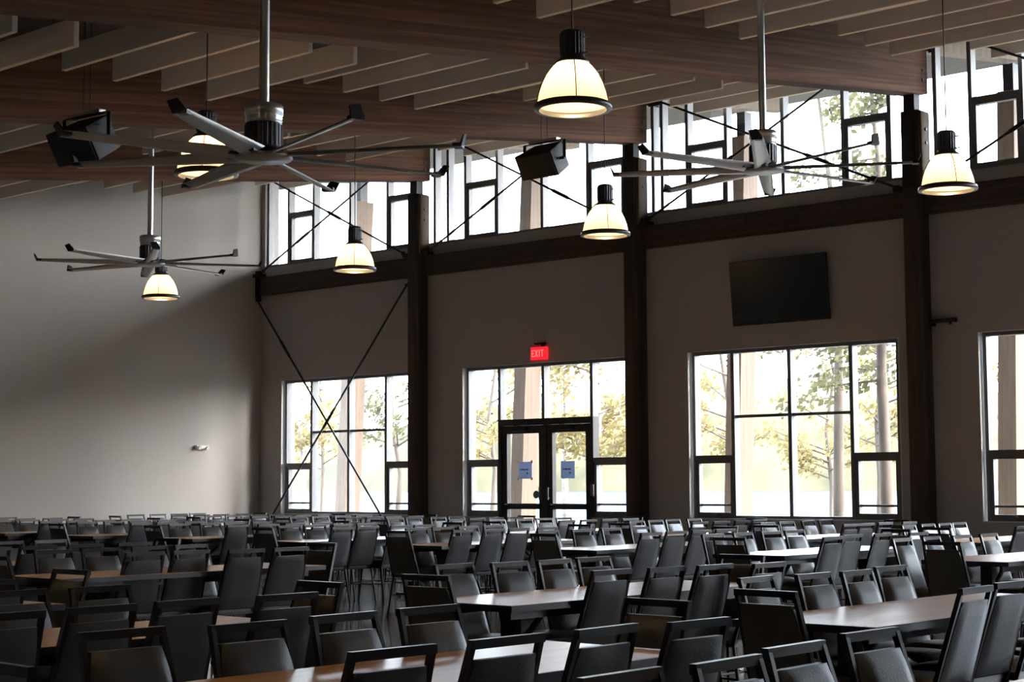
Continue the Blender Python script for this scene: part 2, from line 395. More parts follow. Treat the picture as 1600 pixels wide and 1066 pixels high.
# ------------------------------------------------------------------ columns, girts, beams
cn = {1: 'left', 2: 'middle', 3: 'right'}
for i, x in enumerate(COLX):
    if i == 0 or i == 6: continue
    z1 = Z(4.88)
    root = empty('timber_column', (x, 19.76, 0))
    b = MB().box(-CW, CW, -.13, .108, 0, z1); b.build('column_shaft', M['column'], root, bevel=.006, seg=1)
    s = MB().box(-CW+.03, CW-.06, -.10, .05, z1, beam_bottom(19.7)); s.box(-CW-.004, -CW+.0, -.12, .09, Z(3.9), z1); s.box(-CW+.02, CW-.04, -.134, -.130, Z(3.85), z1-.02); s.build('steel_connector', M['steel'], root)
    b = MB().box(CW, CW+.045, -.12, .10, Z(3.86), z1-.02)
    sp = b.build('side_plate', M['strut'], root, bevel=.004, seg=1); sp['label'] = 'pale timber side plate'
    t = MB()
    for zz in (4.62, 4.44): t.tube((CW+.045, -.01, Z(zz)), (CW+.062, -.01, Z(zz)), .022, n=8)
    t.build('bolt', M['steel'], sp)
    lab = {1: 'leftmost dark timber column against the window wall', 2: 'dark timber column just right of the double door',
           3: 'dark timber column just right of the wall television'}.get(i, 'dark timber column on the window wall, out of frame to the right, number')
    if i > 3: lab = 'dark timber column by the window %s bays right of the television' % {4: 'two', 5: 'three'}[i]
    tag(root, lab, 'column', 'timber columns on the window wall')
gx = [-23.84]+[c for c in COLX[1:6]]+[4.19]
gl = ['from the left wall to the leftmost column', 'above the double door', 'above the wall television', 'right of the column beside the television', 'two bays right of the television', 'three bays right of the television']
for i in range(6):
    a = gx[i]+(CW if i else 0)+.002; b_ = gx[i+1]-(CW if i < 5 else 0)-.002
    root = empty('timber_girt', ((a+b_)/2, 19.81, Z(3.665)))
    l = (b_-a)/2
    MB().box(-l, l, -.07, .058, -.165, .165).build('girt_beam', M['girt'], root)
    s = MB()
    s.box(-l, -l+.20, -.16, -.01, .165, .225); s.box(-l+.03, -l+.12, -.12, -.03, .225, .28)
    MB().box(l-.16, l, -.14, -.01, .165, .23).build('brace_bracket', M['steel'], root)
    s.build('brace_bracket', M['steel'], root)
    if i == 0:
        s = MB(); s.box(-l, -l+.11, -.10, -.07, -.20, .22); s.box(-l+.02, -l+.09, -.09, -.03, -.28, -.165); s.build('end_clamp', M['steel'], root)
    tag(root, 'dark horizontal timber rail under the high windows, '+gl[i], 'timber rail', 'timber rails under the high windows')
bl = {0: 'against the left wall', 1: 'over the leftmost column', 2: 'over the column right of the doors', 3: 'over the column right of the television', 4: 'next right of the one over the television column', 5: 'second right of the television column beam', 6: 'third right of the television column beam'}
for i, x in enumerate(COLX):
    if i in (0, 6): continue
    ya, yb = YB+.01, 19.925
    o = Vector((x, yb, beam_bottom(yb)))
    root = empty('glulam_beam', o)
    b = MB(); d = ya-yb; s = .128*d; H = roof(yb)-beam_bottom(yb)-.004
    b.hexa([(-CW, d, s), (CW, d, s), (CW, 0, 0), (-CW, 0, 0), (-CW, d, s+H), (CW, d, s+H), (CW, 0, H), (-CW, 0, H)])
    b.build('beam_body', M['beam'], root)
    t = MB()
    for zz in (.17, .30): t.tube((CW, -.13, zz), (CW+.014, -.13, zz), .024, n=8)
    t.build('bolt', M['steel'], root)
    tag(root, 'long sloping glulam roof beam '+bl[i], 'beam', 'sloping roof beams')
# outside: beam tails and leaning struts
for i, x in enumerate(COLX):
    if i == 6: continue
    def zt(y): return Z(5.74)+.14*(y-20)
    b = MB(); ya, yb = 20.21 if 0 else 20.10, 23.95
    b.hexa([(x-.12, ya, zt(ya)), (x+.12, ya, zt(ya)), (x+.12, yb, zt(yb)), (x-.12, yb, zt(yb)), (x-.12, ya, roof(ya)-.003), (x+.12, ya, roof(ya)-.003), (x+.12, yb, roof(yb)-.003), (x-.12, yb, roof(yb)-.003)])
    o = b.build('eave_beam', M['strut'])
    wh = ['beyond the left corner', 'outside the leftmost column', 'outside the column right of the doors', 'outside the column right of the television', 'outside, first bay beyond the frame right', 'outside, second bay beyond the frame right'][i]
    tag(o, 'pale timber eave beam end seen through the high windows '+wh, 'beam', 'eave beams outdoors')
    root = empty('leaning_timber_post', (x, 22.3, -.1))
    b = MB(); zb, zt_ = 0, Z(5.66)+.1; ya, yb = -.16, .26
    b.hexa([(-.14, ya, zb), (.14, ya, zb), (.14, ya+.40, zb), (-.14, ya+.40, zb), (-.13, yb, zt_), (.13, yb, zt_), (.13, yb+.42, zt_), (-.13, yb+.42, zt_)])
    b.build('post_shaft', M['strut'], root)
    MB().box(-.08, .08, yb+.1, yb+.3, zt_, zt_+.42).build('steel_head', M['steel'], root)
    tag(root, 'outdoor leaning timber post '+['beyond the leftmost large window', 'seen through the double door', 'seen in left of window under the television', 'seen in the rightmost window', 'one bay right of the rightmost window', 'two bays right of the rightmost window'][i], 'post', 'outdoor posts')

# ------------------------------------------------------------------ rod braces
def brace(a, b, label, tb=.72, name='brace_rod'):
    a = Vector((a[0], 19.66, Z(a[1]))); b = Vector((b[0], 19.70, Z(b[1])))
    root = empty(name, a); d = b-a
    MB().tube((0, 0, 0), d, .017, n=8).build('rod', M['steel'], root)
    c = d*tb; u = d.normalized(); n = Vector((u.z, 0, -u.x))
    t = MB(); L = .17
    for s in (-1, 1):
        t.tube(c+u*L*s, c+u*(L+.09)*s, .024, .014, n=8); t.bar(c-u*L+n*.022*s, c+u*L+n*.022*s, .012)
    t.build('turnbuckle', M['steel'], root)
    e = MB()
    for p in (Vector((0, 0, 0)), d): e.box(p.x-.03, p.x+.03, p.y-.012, p.y+.012, p.z-.03, p.z+.03)
    e.build('clevis', M['steel'], root)
    tag(root, label, 'brace rod', 'steel brace rods'); return root
brace((-23.55, 3.93), (-20.0, 5.62), 'rod rising right across the leftmost high window', .30)
brace((-19.9, 3.90), (-23.4, 5.60), 'rod rising left across the leftmost high window', .5)
brace((-19.25, 3.90), (-15.3, 5.85), 'rod rising right across the high window above the double door', .33)
brace((-15.25, 3.90), (-19.2, 5.90), 'rod rising left across the high window above the double door', .3)
brace((-14.70, 3.92), (-10.7, 5.90), 'rod rising right across the high window above the television', .33)
brace((-10.62, 3.88), (-14.7, 5.75), 'rod rising left across the high window above the television', .3)
brace((-10.0, 3.92), (-6.0, 5.90), 'rod rising right across the rightmost high window', .28)
brace((-5.95, 3.90), (-10.0, 5.90), 'rod rising left across the rightmost high window', .3)
brace((-23.72, 3.40), (-19.82, -1.30), 'long rod crossing the leftmost big window from upper left to floor', .2)
brace((-19.82, 3.35), (-23.75, -1.05), 'long rod crossing the leftmost big window from upper right to floor', .50)

# ------------------------------------------------------------------ ceiling baffles
BX = [-23.22, -18.58, -13.95, -9.30, -4.70, -.1]
BG = [(2.83, 3.20), (5.97, 3.64), (9.11, 4.08), (12.24, 4.51), (15.39, 4.945), (18.60, 5.41)]
nth = ['first', 'second', 'third', 'fourth']
bayn = ['left bay', 'second bay', 'third bay', 'fourth bay', 'fifth bay', 'sixth bay']
bm_ = MB().box(0, 2.29, -.025, .025, .012, .24); bm_.k = 1; bm_.box(0, 2.29, -.025, .025, 0, .012)
baf = bm_.build('acoustic_baffle', [M['baffle'], M['baffle_edge']])
hang = MB()
for x in (.35, 1.94): hang.tube((x, 0, .24), (x, 0, 1.2), .004, n=5)
first = True
for bi, x in enumerate(BX):
    for gi, (yy, zz) in enumerate(BG):
        if (gi == 0 and bi < 4) or (bi >= 4 and gi > 4 and 0): continue
        if bi <= 1 and gi < 2: continue
        for k in range(4):
            y = yy+.587*k
            if y > 19.85: continue
            if first: o = baf; first = False
            else: o = baf.copy(); C.objects.link(o)
            o.location = (x+random.uniform(-.02, .02), y, Z(zz)+.0)
            tag(o, 'pale acoustic board, %s of its cluster, %s cluster from windows, %s from left' % (nth[k], ['sixth', 'fifth', 'fourth', 'third', 'second', 'nearest'][gi], bayn[bi]), 'acoustic panel', 'acoustic ceiling boards')
            h = MB(); top = roof(y)-(Z(zz))
            for hx in (.35, 1.94): h.tube((hx, 0, .24), (hx, 0, top-.002), .004, n=5)
            hs_ = h.build('hanger_wire', M['steel'], o)

# ------------------------------------------------------------------ pendant lamps
kids = {}
def make_lamp(loc, label, first=None):
    R = .2875
    root = empty('pendant_lamp', loc)
    zr = roof(loc[1])-loc[2]
    if first is None:
        prof = [(.262, .0), (.258, .05), (.245, .11), (.222, .18), (.19, .245), (.15, .30), (.115, .335)]
        sh = MB().lathe(prof, 40); parts = [sh.build('lamp_shade', M['shade'], root)]
        rim = MB().lathe([(.25, -.022), (R, -.018), (R+.002, .0), (R-.006, .022), (.262, .03), (.258, .0), (.25, -.022)], 40)
        rm = rim.build('rim_ring', [M['ribbed']], root); parts.append(rm)
        t = MB()
        for k in range(4):
            a = PI/4+k*PI/2
            t.path([((r+.006)*math.cos(a), (r+.006)*math.sin(a), z) if 1 else 0 for r, z in prof], .0045, 5)
        parts.append(t.build('cage_rib', M['steel'], root))
        h = MB().lathe([(.118, .325), (.125, .335), (.12, .35), (.095, .365), (.088, .375), (.088, .56), (.07, .575), (0.001, .576)], 28)
        for k in range(20):
            a = 2*PI*k/20; c, s = math.cos(a), math.sin(a)
            h.bar((.088*c, .088*s, .39), (.088*c, .088*s, .55), .008)
        for zz in (.40, .52):
            for sg in (-1, 1): h.tube((.085*sg, .03, zz), (.125*sg, .03, zz), .007, n=6)
        parts.append(h.build('ballast_housing', M['ribbed'], root))
        b = MB().lathe([(.001, .20), (.035, .215), (.045, .25), (.035, .29), (.03, .33)], 16); parts.append(b.build('bulb', M['bulb'], root))
        b = MB().tube((0, 0, .57), (0, 0, zr), .006, n=6); b.build('cord', M['steel'], root)
        ld = bpy.data.lights.new('lamp_light', 'POINT'); ld.energy = 5.2; ld.color = (1, .64, .30); ld.shadow_soft_size = .05
        lo = bpy.data.objects.new('lamp_light', ld); C.objects.link(lo); lo.parent = root; lo.location = (0, 0, .16); parts.append(lo)
        kids['lamp'] = parts
    else:
        for p in first:
            c = p.copy(); C.objects.link(c); c.parent = root
        MB().tube((0, 0, .57), (0, 0, zr), .006, n=6).build('cord', M['steel'], root)
    tag(root, label, 'pendant lamp', 'lit pendant lamps')
LAMPS = [((-7.655, 9.316, Z(2.76)), 'largest lit dome pendant, upper centre, in front of the big beams'),
         ((-11.958, 9.306, Z(2.82)), 'lit dome pendant behind the largest fan on the left'),
         ((-16.2, 15.1, Z(2.87)), 'lit dome pendant in front of the leftmost high window'),
         ((-11.78, 14.908, Z(2.86)), 'lit dome pendant above the right door, left of the column'),
         ((-7.543, 14.996, Z(2.88)), 'lit dome pendant at the far right beside the column'),
         ((-20.6, 15.2, Z(2.85)), 'smallest lit dome pendant, hanging below the far left fan')]
for x_, y_, z_, n_ in ((-3.3, 9.35, 2.78, 'added lit pendant out of frame, right of the largest lamp'), (-3.3, 15.0, 2.87, 'added lit pendant out of frame, by the windows on the right'), (-7.6, 3.7, 2.6, 'added lit pendant out of frame above the nearest tables'),  # unseen pendants, added to light the near tables and chairs from above
                      (-3.3, 3.7, 2.6, 'added lit pendant out of frame above the camera side tables'), (1.0, 9.35, 2.78, 'added lit pendant out of frame, second right of largest lamp'), (-11.9, 3.7, 2.6, 'added lit pendant out of frame, left of the nearest tables'), (1.0, 3.7, 2.6, 'added lit pendant out of frame near the right wall')):
    LAMPS.append(((x_, y_, Z(z_)), n_))
for i, (l, n_) in enumerate(LAMPS): make_lamp(l, n_, kids.get('lamp'))

# ------------------------------------------------------------------ ceiling fans
def make_fan(loc, phase, label, first=None):
    root = empty('ceiling_fan', loc)
    x0, y0, z0 = loc
    zr = roof(y0)-z0
    MB().tube((0, 0, .33), (0, 0, zr), .034, n=16).build('down_rod', M['chrome'], root)
    if first is None:
        ps = []
        h = MB().lathe([(.001, .02), (.12, .03), (.125, .06), (.125, .22)], 28)
        for k in range(24): a = 2*PI*k/24; h.bar((.125*math.cos(a), .125*math.sin(a), .06), (.125*math.cos(a), .125*math.sin(a), .21), .010)
        ps.append(h.build('motor', M['ribbed'], root))
        c = MB().lathe([(.125, .22), (.118, .225), (.118, .235), (.128, .24), (.118, .25), (.128, .26), (.118, .27), (.132, .28), (.132, .34), (.12, .352), (.034, .354)], 28); ps.append(c.build('motor_cap', M['chrome'], root))
        d = MB().lathe([(.001, -.035), (.19, -.03), (.20, -.015), (.19, 0), (.001, .02)], 32); ps.append(d.build('hub_plate', M['blade'], root))
        bl_ = MB()
        n = 7; L0, L1 = .17, 1.40; pts = []
        for k in range(n):
            t = k/(n-1); x = L0+(L1-L0)*t; wd = .162-.055*t; a = math.radians(22-8*t)
            for (u, hh) in ((-.5, .0), (-.25, .012), (.15, .016), (.5, .0), (.15, -.006), (-.25, -.008)):
                y = u*wd; pts.append((x, y*math.cos(a)-hh*math.sin(a), y*math.sin(a)+hh*math.cos(a)+.0))
        fs = [(j*6+i, j*6+(i+1) % 6, (j+1)*6+(i+1) % 6, (j+1)*6+i) for j in range(n-1) for i in range(6)]
        bl_._add(pts, fs, True); bl_._add(pts[:6], [(0, 1, 2, 3, 4, 5)]); bl_._add(pts[-6:], [(5, 4, 3, 2, 1, 0)])
        bo = bl_.build('fan_blade', M['blade'], root)
        w_ = MB(); w_.hexa([(1.385, -.045, -.014), (1.405, -.045, -.014), (1.405, .045, .012), (1.385, .045, .012), (1.425, -.072, .062), (1.435, -.072, .062), (1.435, .0, .078), (1.425, .0, .078)])
        w_.box(1.345, 1.405, -.046, .046, -.012, .014)
        wi = w_.build('winglet', M['winglet'], bo)
        br = MB().box(.10, .26, -.03, .03, -.012, .004).build('blade_bracket', M['steel'], bo)
        fan_parts.extend(ps); fan_blade.append((bo, wi, br))
        bo.rotation_euler = (0, 0, phase); st = 1
    else:
        for p in fan_parts: c = p.copy(); C.objects.link(c); c.parent = root
        st = 0
    for k in range(st, 8):
        bo, wi, br = fan_blade[0]
        c = bo.copy(); C.objects.link(c); c.parent = root; c.rotation_euler = (0, 0, phase+k*PI/4)
        for q in (wi, br): d = q.copy(); C.objects.link(d); d.parent = c
    tag(root, label, 'ceiling fan', 'eight bladed ceiling fans')
fan_parts = []; fan_blade = []
FANS = [((-8.724, 7.279, Z(2.25)), math.atan2(-7.279, 8.724)+math.radians(24), 'largest eight bladed fan, nearest, on the upper left'),
        ((-8.355, 12.944, Z(2.90)), math.atan2(-12.944, 8.355)+math.radians(-2), 'eight bladed fan in front of the high window above the television'),
        ((-17.57, 12.785, Z(2.86)), math.atan2(-12.785, 17.57)+math.radians(3), 'smallest eight bladed fan, in front of the left wall')]
for i, (l, p, n_) in enumerate(FANS): make_fan(l, p, n_, None if i == 0 else True)

# ------------------------------------------------------------------ speakers
def speaker(loc, rz, tilt, label, swing=0):
    root = empty('hanging_loudspeaker', loc, rz)
    T = Matrix.Rotation(tilt, 4, 'X')
    b = MB(); w1, w2, h = .31, .22, .17
    # trapezoid plan: wide grille in front (-y), narrow back (+y)
    P = [(-w1, -.19), (w1, -.19), (w2, .19), (-w2, .19)]
    b.hexa([T @ Vector((x, y, -h)) for x, y in P]+[T @ Vector((x, y, h)) for x, y in P])
    cab = b.build('speaker_cabinet', M['speaker'], root, bevel=.01, seg=2)
    g = MB(); g.hexa([T @ Vector(p) for p in ((-.29, -.205, -.15), (.29, -.205, -.15), (.29, -.192, -.15), (-.29, -.192, -.15), (-.29, -.205, .15), (.29, -.205, .15), (.29, -.192, .15), (-.29, -.192, .15))]); g.build('grille', M['steel'], cab)
    y = MB(); y.bar((-.34, 0, .24), (.34, 0, .24), .05, .008); y.bar((-.34, 0, .24), (-.34, 0, .0), .05, .008, up=(0, 1, 0)); y.bar((.34, 0, .24), (.34, 0, .0), .05, .008, up=(0, 1, 0))
    y.tube((-.345, 0, 0), (-.27, 0, 0), .02); y.tube((.345, 0, 0), (.27, 0, 0), .02); y.build('yoke_bracket', M['steel'], root)
    top = roof(loc[1])-loc[2]
    c = MB()
    for sx in (-.05, .05): c.tube((sx, 0, .24), (sx, 0, top), .004, n=5)
    c.build('suspension_cable', M['steel'], root)
    p = MB().box(-.24, .24, -.04, .04, .245, .275); pp = p.build('mounting_rail', M['chrome'], root)
    tag(root, label, 'loudspeaker', 'hanging loudspeakers')
speaker((-13.88, 16.3, Z(4.20)), 0, math.radians(30), 'black loudspeaker hung before the high windows, right of centre')
speaker((-13.7, 9.2, Z(3.36)), math.radians(4), math.radians(30), 'black loudspeaker hung in shade at the upper left')

# ------------------------------------------------------------------ wall items
tv = empty('wall_television', (-12.56, 19.79, Z(2.685)))
T = Matrix.Rotation(math.radians(5), 4, 'X')
b = MB(); b.box(-.79, .79, -.025, .025, -.46, .46, T); b.build('tv_case', M['tv'], tv, bevel=.006)
b = MB(); b.box(-.775, .775, -.028, -.024, -.44, .445, T); b.build('tv_screen', M['screen'], tv)
b = MB(); b.box(-.3, .3, .03, .078, -.2, .2); b.build('wall_mount', M['steel'], tv)
tag(tv, 'large dark flat television mounted high on the window wall', 'television')

ex = empty('exit_sign', (-17.03, 19.84, Z(2.05)))
MB().box(-.16, .16, -.03, .028, -.10, .10).build('sign_body', M['exit'], ex)
def letters():
    b = MB(); t = .016; H = .055; y = (-.035, -.031)
    def r(x0, x1, z0, z1): b.box(x0, x1, y[0], y[1], z0, z1)
    def st(p, q): b.bar((p[0], -.033, p[1]), (q[0], -.033, q[1]), t, .004, up=(0, 1, 0))
    x = -.13
    r(x, x+t, -H, H); r(x, x+.05, H-t, H); r(x, x+.045, -t/2, t/2); r(x, x+.05, -H, -H+t)
    x = -.062; st((x, -H), (x+.055, H)); st((x, H), (x+.055, -H))
    x = .018; r(x, x+t, -H, H)
    x = .052; r(x, x+.065, H-t, H); r(x+.0245, x+.0245+t, -H, H)
    return b
letters().build('letters_exit', M['exitl'], ex)
MB().box(-.07, .12, -.05, .028, .135, .165).box(.08, .12, -.05, .0, .10, .135).build('sign_canopy', M['steel'], ex)
tag(ex, 'red lit EXIT sign above the double door', 'exit sign')

em = empty('emergency_light', (XL+.03, 18.5, Z(.68)), PI/2)
MB().box(-.14, .14, -.04, .03, -.035, .035).build('light_body', M['white'], em, bevel=.015)
for s in (-1, 1): MB().tube((s*.09, -.04, -.005), (s*.09, -.075, -.015), .03, .035, n=14).build('lamp_head', M['white'], em)
tag(em, 'small pale emergency light on the left wall', 'emergency light')
kb = MB().box(0, .36, -.05, .02, 0, .05).box(.0, .06, -.04, .02, -.04, 0).box(.28, .31, -.06, -.04, -.035, .0)
tag(kb.build('wall_bracket', M['steel'], None, (-10.265, 19.83, Z(2.06)), bevel=.004), 'short black bracket on the right side of the column beside television', 'bracket')

# ------------------------------------------------------------------ tables
TL = 2.45; TW = .76; TH = .74
COLS = {-1: -2.02, 0: -4.10, 1: -6.25, 2: -8.32, 3: -10.42, 4: -12.48, 5: -14.60, 6: -16.66, 7: -18.72, 8: -20.80, 9: -22.86}
ROWS = {'a': 2.80, 'b': 6.60, 'c': 12.52, 'd': 16.30}
HAS = {'a': [-1, 0, 1, 2], 'b': [0, 1, 3, 4], 'c': [1, 2, 3, 4, 5, 6, 7, 8, 9], 'd': [2, 3, 4, 5, 6, 7, 8, 9]}
ordn = ['rightmost', 'second', 'third', 'fourth', 'fifth', 'sixth', 'seventh', 'eighth', 'ninth']
def tname(row, col):
    rn = {'a': 'front row', 'b': 'second row', 'c': 'third row', 'd': 'back row'}[row]
    k = HAS[row].index(col)
    return ('rightmost table' if k == 0 else ordn[k]+' table from right'), rn
def make_table():
    root = empty('dining_table', (0, 0, 0))
    t = MB().box(-TW/2+.006, TW/2-.006, -TL/2+.006, TL/2-.006, .02, .032)
    top = MB().box(-TW/2+.008, TW/2-.008, -TL/2+.008, TL/2-.008, TH-.03, TH).build('tabletop', M['table'], root)
    e = MB(); a, c = TW/2, TL/2
    e.box(-a, -a+.008, -c, c, TH-.036, TH-.001); e.box(a-.008, a, -c, c, TH-.036, TH-.001); e.box(-a+.008, a-.008, -c, -c+.008, TH-.036, TH-.001); e.box(-a+.008, a-.008, c-.008, c, TH-.036, TH-.001)
    e.build('edge_band', M['edge'], root)
    r = MB()
    for s in (-1, 1): r.box(s*.27-.015, s*.27+.015, -c+.1, c-.1, TH-.085, TH-.03)
    r.build('under_rail', M['edge'], root)
    for s in (-1, 1):
        y = s*(c-.42); g = MB()
        g.box(-.05, .05, y-.03, y+.03, .05, TH-.03); g.box(-.22, .22, y-.03, y+.03, .02, .055); g.box(-.28, .28, y-.03, y+.03, TH-.06, TH-.03)
        g.bar((0, y, .42), (0, y-s*.35, TH-.04), .025)
        for sx in (-1, 1): g.box(sx*.20-.02, sx*.20+.02, y-.02, y+.02, 0, .02)
        g.build('pedestal_leg', M['cframe'], root)
    return root
tproto = make_table(); used = False
for row, cols in HAS.items():
    for col in cols:
        if not used: o = tproto; used = True; 
        else:
            o = tproto.copy(); C.objects.link(o)
            for ch in tproto_children: c = ch.copy(); C.objects.link(c); c.parent = o
        if o is tproto: tproto_children = [x for x in bpy.data.objects if x.parent == tproto]
        o.location = (COLS[col], ROWS[row]+TL/2, 0)
        tn, rn = tname(row, col)
        tag(o, 'long honey wood table with black edge, %s in the %s' % (tn.replace(' table', ''), rn), 'table', 'long dining tables')

# ------------------------------------------------------------------ chairs
def make_chair():
    root = empty('banquet_chair', (0, 0, 0)); ps = []
    # seat cushion, crowned
    b = MB(); nx, ny = 8, 8; pts = []; x0, x1, hw_ = -.19, .185, .198
    def cr(i, n): t = 2*i/n-1; return 1-abs(t)**4
    for i in range(nx+1):
        for j in range(ny+1):
            x = x0+(x1-x0)*i/nx; y = (-1+2*j/ny)*hw_*(1-.10*(i/nx)**4-.06*(1-i/nx)); pts.append((x, y, .445+.055*min(1, (cr(i, nx)*cr(j, ny))**.5)))
    f = [(i*(ny+1)+j, (i+1)*(ny+1)+j, (i+1)*(ny+1)+j+1, i*(ny+1)+j+1) for i in range(nx) for j in range(ny)]
    b._add(pts, f, True)
    base = [(p[0], p[1], .425) for p in pts]
    b._add(base, [g[::-1] for g in f])
    edge = [j for j in range(ny+1)] + [i*(ny+1)+ny for i in range(1, nx+1)] + [nx*(ny+1)+j for j in range(ny-1, -1, -1)] + [i*(ny+1) for i in range(nx-1, 0, -1)]
    ev = [pts[k] for k in edge]+[base[k] for k in edge]; n = len(edge)
    b._add(ev, [(i, (i+1) % n, n+(i+1) % n, n+i) for i in range(n)], True)
    ps.append((b.build('seat', M['pad'], root), []))
    # backrest pad between the uprights: padded front, flatter back, reclined
    def bx(z): return -.195-(z-.44)*.30             # upright line
    b = MB(); nz, ny = 10, 8; fr = []; bk = []
    for i in range(nz+1):
        z = .455+(.838-.455)*i/nz; hw2 = (.172-.020*i/nz)*(1-.10*max(0, (i-7)/3)**2)
        for j in range(ny+1):
            tj = -1+2*j/ny; ti = -1+2*i/nz
            bul = (max(0, 1-abs(tj)**5)*max(0, 1-abs(ti)**6))**.5
            fr.append((bx(z)+.014+.028*bul, tj*hw2, z)); bk.append((bx(z)-.014-.010*bul, tj*hw2, z))
    f = [(i*(ny+1)+j, (i+1)*(ny+1)+j, (i+1)*(ny+1)+j+1, i*(ny+1)+j+1) for i in range(nz) for j in range(ny)]
    b._add(fr, f, True); b._add(bk, [g[::-1] for g in f], True)
    edge = [j for j in range(ny+1)] + [i*(ny+1)+ny for i in range(1, nz+1)] + [nz*(ny+1)+j for j in range(ny-1, -1, -1)] + [i*(ny+1) for i in range(nz-1, 0, -1)]
    ev = [fr[k] for k in edge]+[bk[k] for k in edge]; n = len(edge)
    b._add(ev, [(i, (i+1) % n, n+(i+1) % n, n+i) for i in range(n)], True)
    ps.append((b.build('backrest', M['pad'], root), []))
    # back frame: two uprights and the top rail, with an open hand hold
    b = MB(); zt = .888
    for s in (-1, 1): b.bar((bx(.42), s*.182, .42), (bx(zt), s*.158, zt), .020, .022, up=(1, 0, 0))
    b.bar((bx(zt)-.002, -.168, zt), (bx(zt)-.002, .168, zt), .024, .029, up=(0, 0, 1))
    b.bar((bx(.832), -.158, .832), (bx(.832), .158, .832), .012, .012)
    ps.append((b.build('back_frame', M['cframe'], root), []))
    b = MB().box(-.185, .165, -.180, -.160, .405, .428).box(-.185, .165, .160, .180, .405, .428).box(-.185, -.165, -.160, .160, .405, .428).box(.145, .165, -.160, .160, .405, .428)
    ps.append((b.build('seat_frame', M['cframe'], root), []))
    for sx, sy in ((1, 1), (1, -1), (-1, 1), (-1, -1)):
        b = MB(); top = (.15, sy*.170, .41) if sx > 0 else (-.185, sy*.180, .42); bot = (.185, sy*.195, .012) if sx > 0 else (-.255, sy*.20, .012)
        b.tube(top, bot, .011, .010, n=8); b.tube(bot, (bot[0], bot[1], 0), .014, n=8)
        ps.append((b.build('leg', M['cframe'], root), []))
    b = MB()
    for sy in (-1, 1): b.tube((.168, sy*.183, .22), (-.22, sy*.193, .22), .008, n=6)
    b.tube((-.005, -.19, .22), (-.005, .19, .22), .008, n=6)
    ps.append((b.build('stretcher', M['cframe'], root), []))
    return root, [p for p, _ in ps]
chair, cparts = make_chair(); chair_used = False; CH = []
def place_chair(x, y, rz, label, group):
    """x, y: centre of the seat; rz: direction the chair faces"""
    global chair_used
    if not chair_used: o = chair; chair_used = True
    else:
        o = chair.copy(); C.objects.link(o)
        for p in cparts: c = p.copy(); C.objects.link(c); c.parent = o
    o.location = (x, y, 0); o.rotation_euler = (0, 0, rz); tag(o, label, 'chair', group)
RO = .335                                          # seat centre to top rail
# centre y of the top rails, where they can be read off the photograph
OBS = {('b', 1, 'L'): [(7.30, -6.96), (7.69, -6.86), (8.09, -6.84), (8.51, -6.86)], ('b', 1, 'R'): [(7.33, -5.77), (7.75, -5.70), (8.13, -5.63), (8.51, -5.50)],
       ('b', 0, 'L'): [(7.21, -4.75), (7.65, -4.68), (8.04, -4.65), (8.56, -4.73)], ('b', 0, 'R'): [(7.09, -3.48), (7.57, -3.53), (8.00, -3.5), (8.44, -3.5)],
       ('a', 0, 'L'): [(3.34, -4.72), (3.78, -4.60), (4.26, -4.63), (4.72, -4.64)], ('a', 0, 'R'): [(3.46, -3.54), (3.94, -3.52), (4.42, -3.50), (4.84, -3.42)],
       ('a', 1, 'R'): [(3.50, -5.68), (3.94, -5.70), (4.38, -5.72), (4.88, -5.66)], ('a', -1, 'L'): [(3.38, -2.64), (3.81, -2.61), (4.28, -2.69), (4.83, -2.75)],
       ('b', 3, 'R'): [(7.33, -10.08), (7.73, -10.06), (8.10, -9.87), (8.52, -9.85)], ('c', 3, 'L'): [(13.11, -11.16), (13.60, -11.10), (14.13, -11.14), (14.68, -11.17)],
       ('c', 2, 'L'): [(12.98, -9.02), (13.45, -9.0), (13.95, -9.0), (14.45, -9.05)], ('c', 2, 'R'): [(12.90, -7.67), (13.46, -7.80), (13.90, -7.74), (14.36, -7.62)],
       ('c', 1, 'L'): [(12.80, -6.96), (13.36, -6.98), (13.82, -6.92), (14.37, -6.93)], ('c', 4, 'R'): [(12.80, -12.06), (13.24, -12.02), (13.67, -12.04), (14.10, -12.0)],
       ('c', 5, 'R'): [(12.92, -14.05), (13.36, -14.1), (13.80, -14.0), (14.24, -14.05)],
       ('d', 3, 'L'): [(17.05, -11.05), (17.55, -11.1), (18.05, -11.1), (18.50, -11.12)], ('d', 4, 'L'): [(17.15, -13.1), (17.55, -13.1), (18.0, -13.15), (18.45, -13.12)], ('d', 2, 'L'): [(16.9, -9.1), (17.35, -9.1), (17.75, -9.1), (18.15, -9.12)]}
hd = {('b', 1, 'N'): (-6.24, 6.33, 1), ('b', 0, 'N'): (-4.12, 6.33, 1), ('a', 0, 'F'): (-4.15, 5.58, 1), ('a', 1, 'F'): (-6.25, 5.60, 1)}
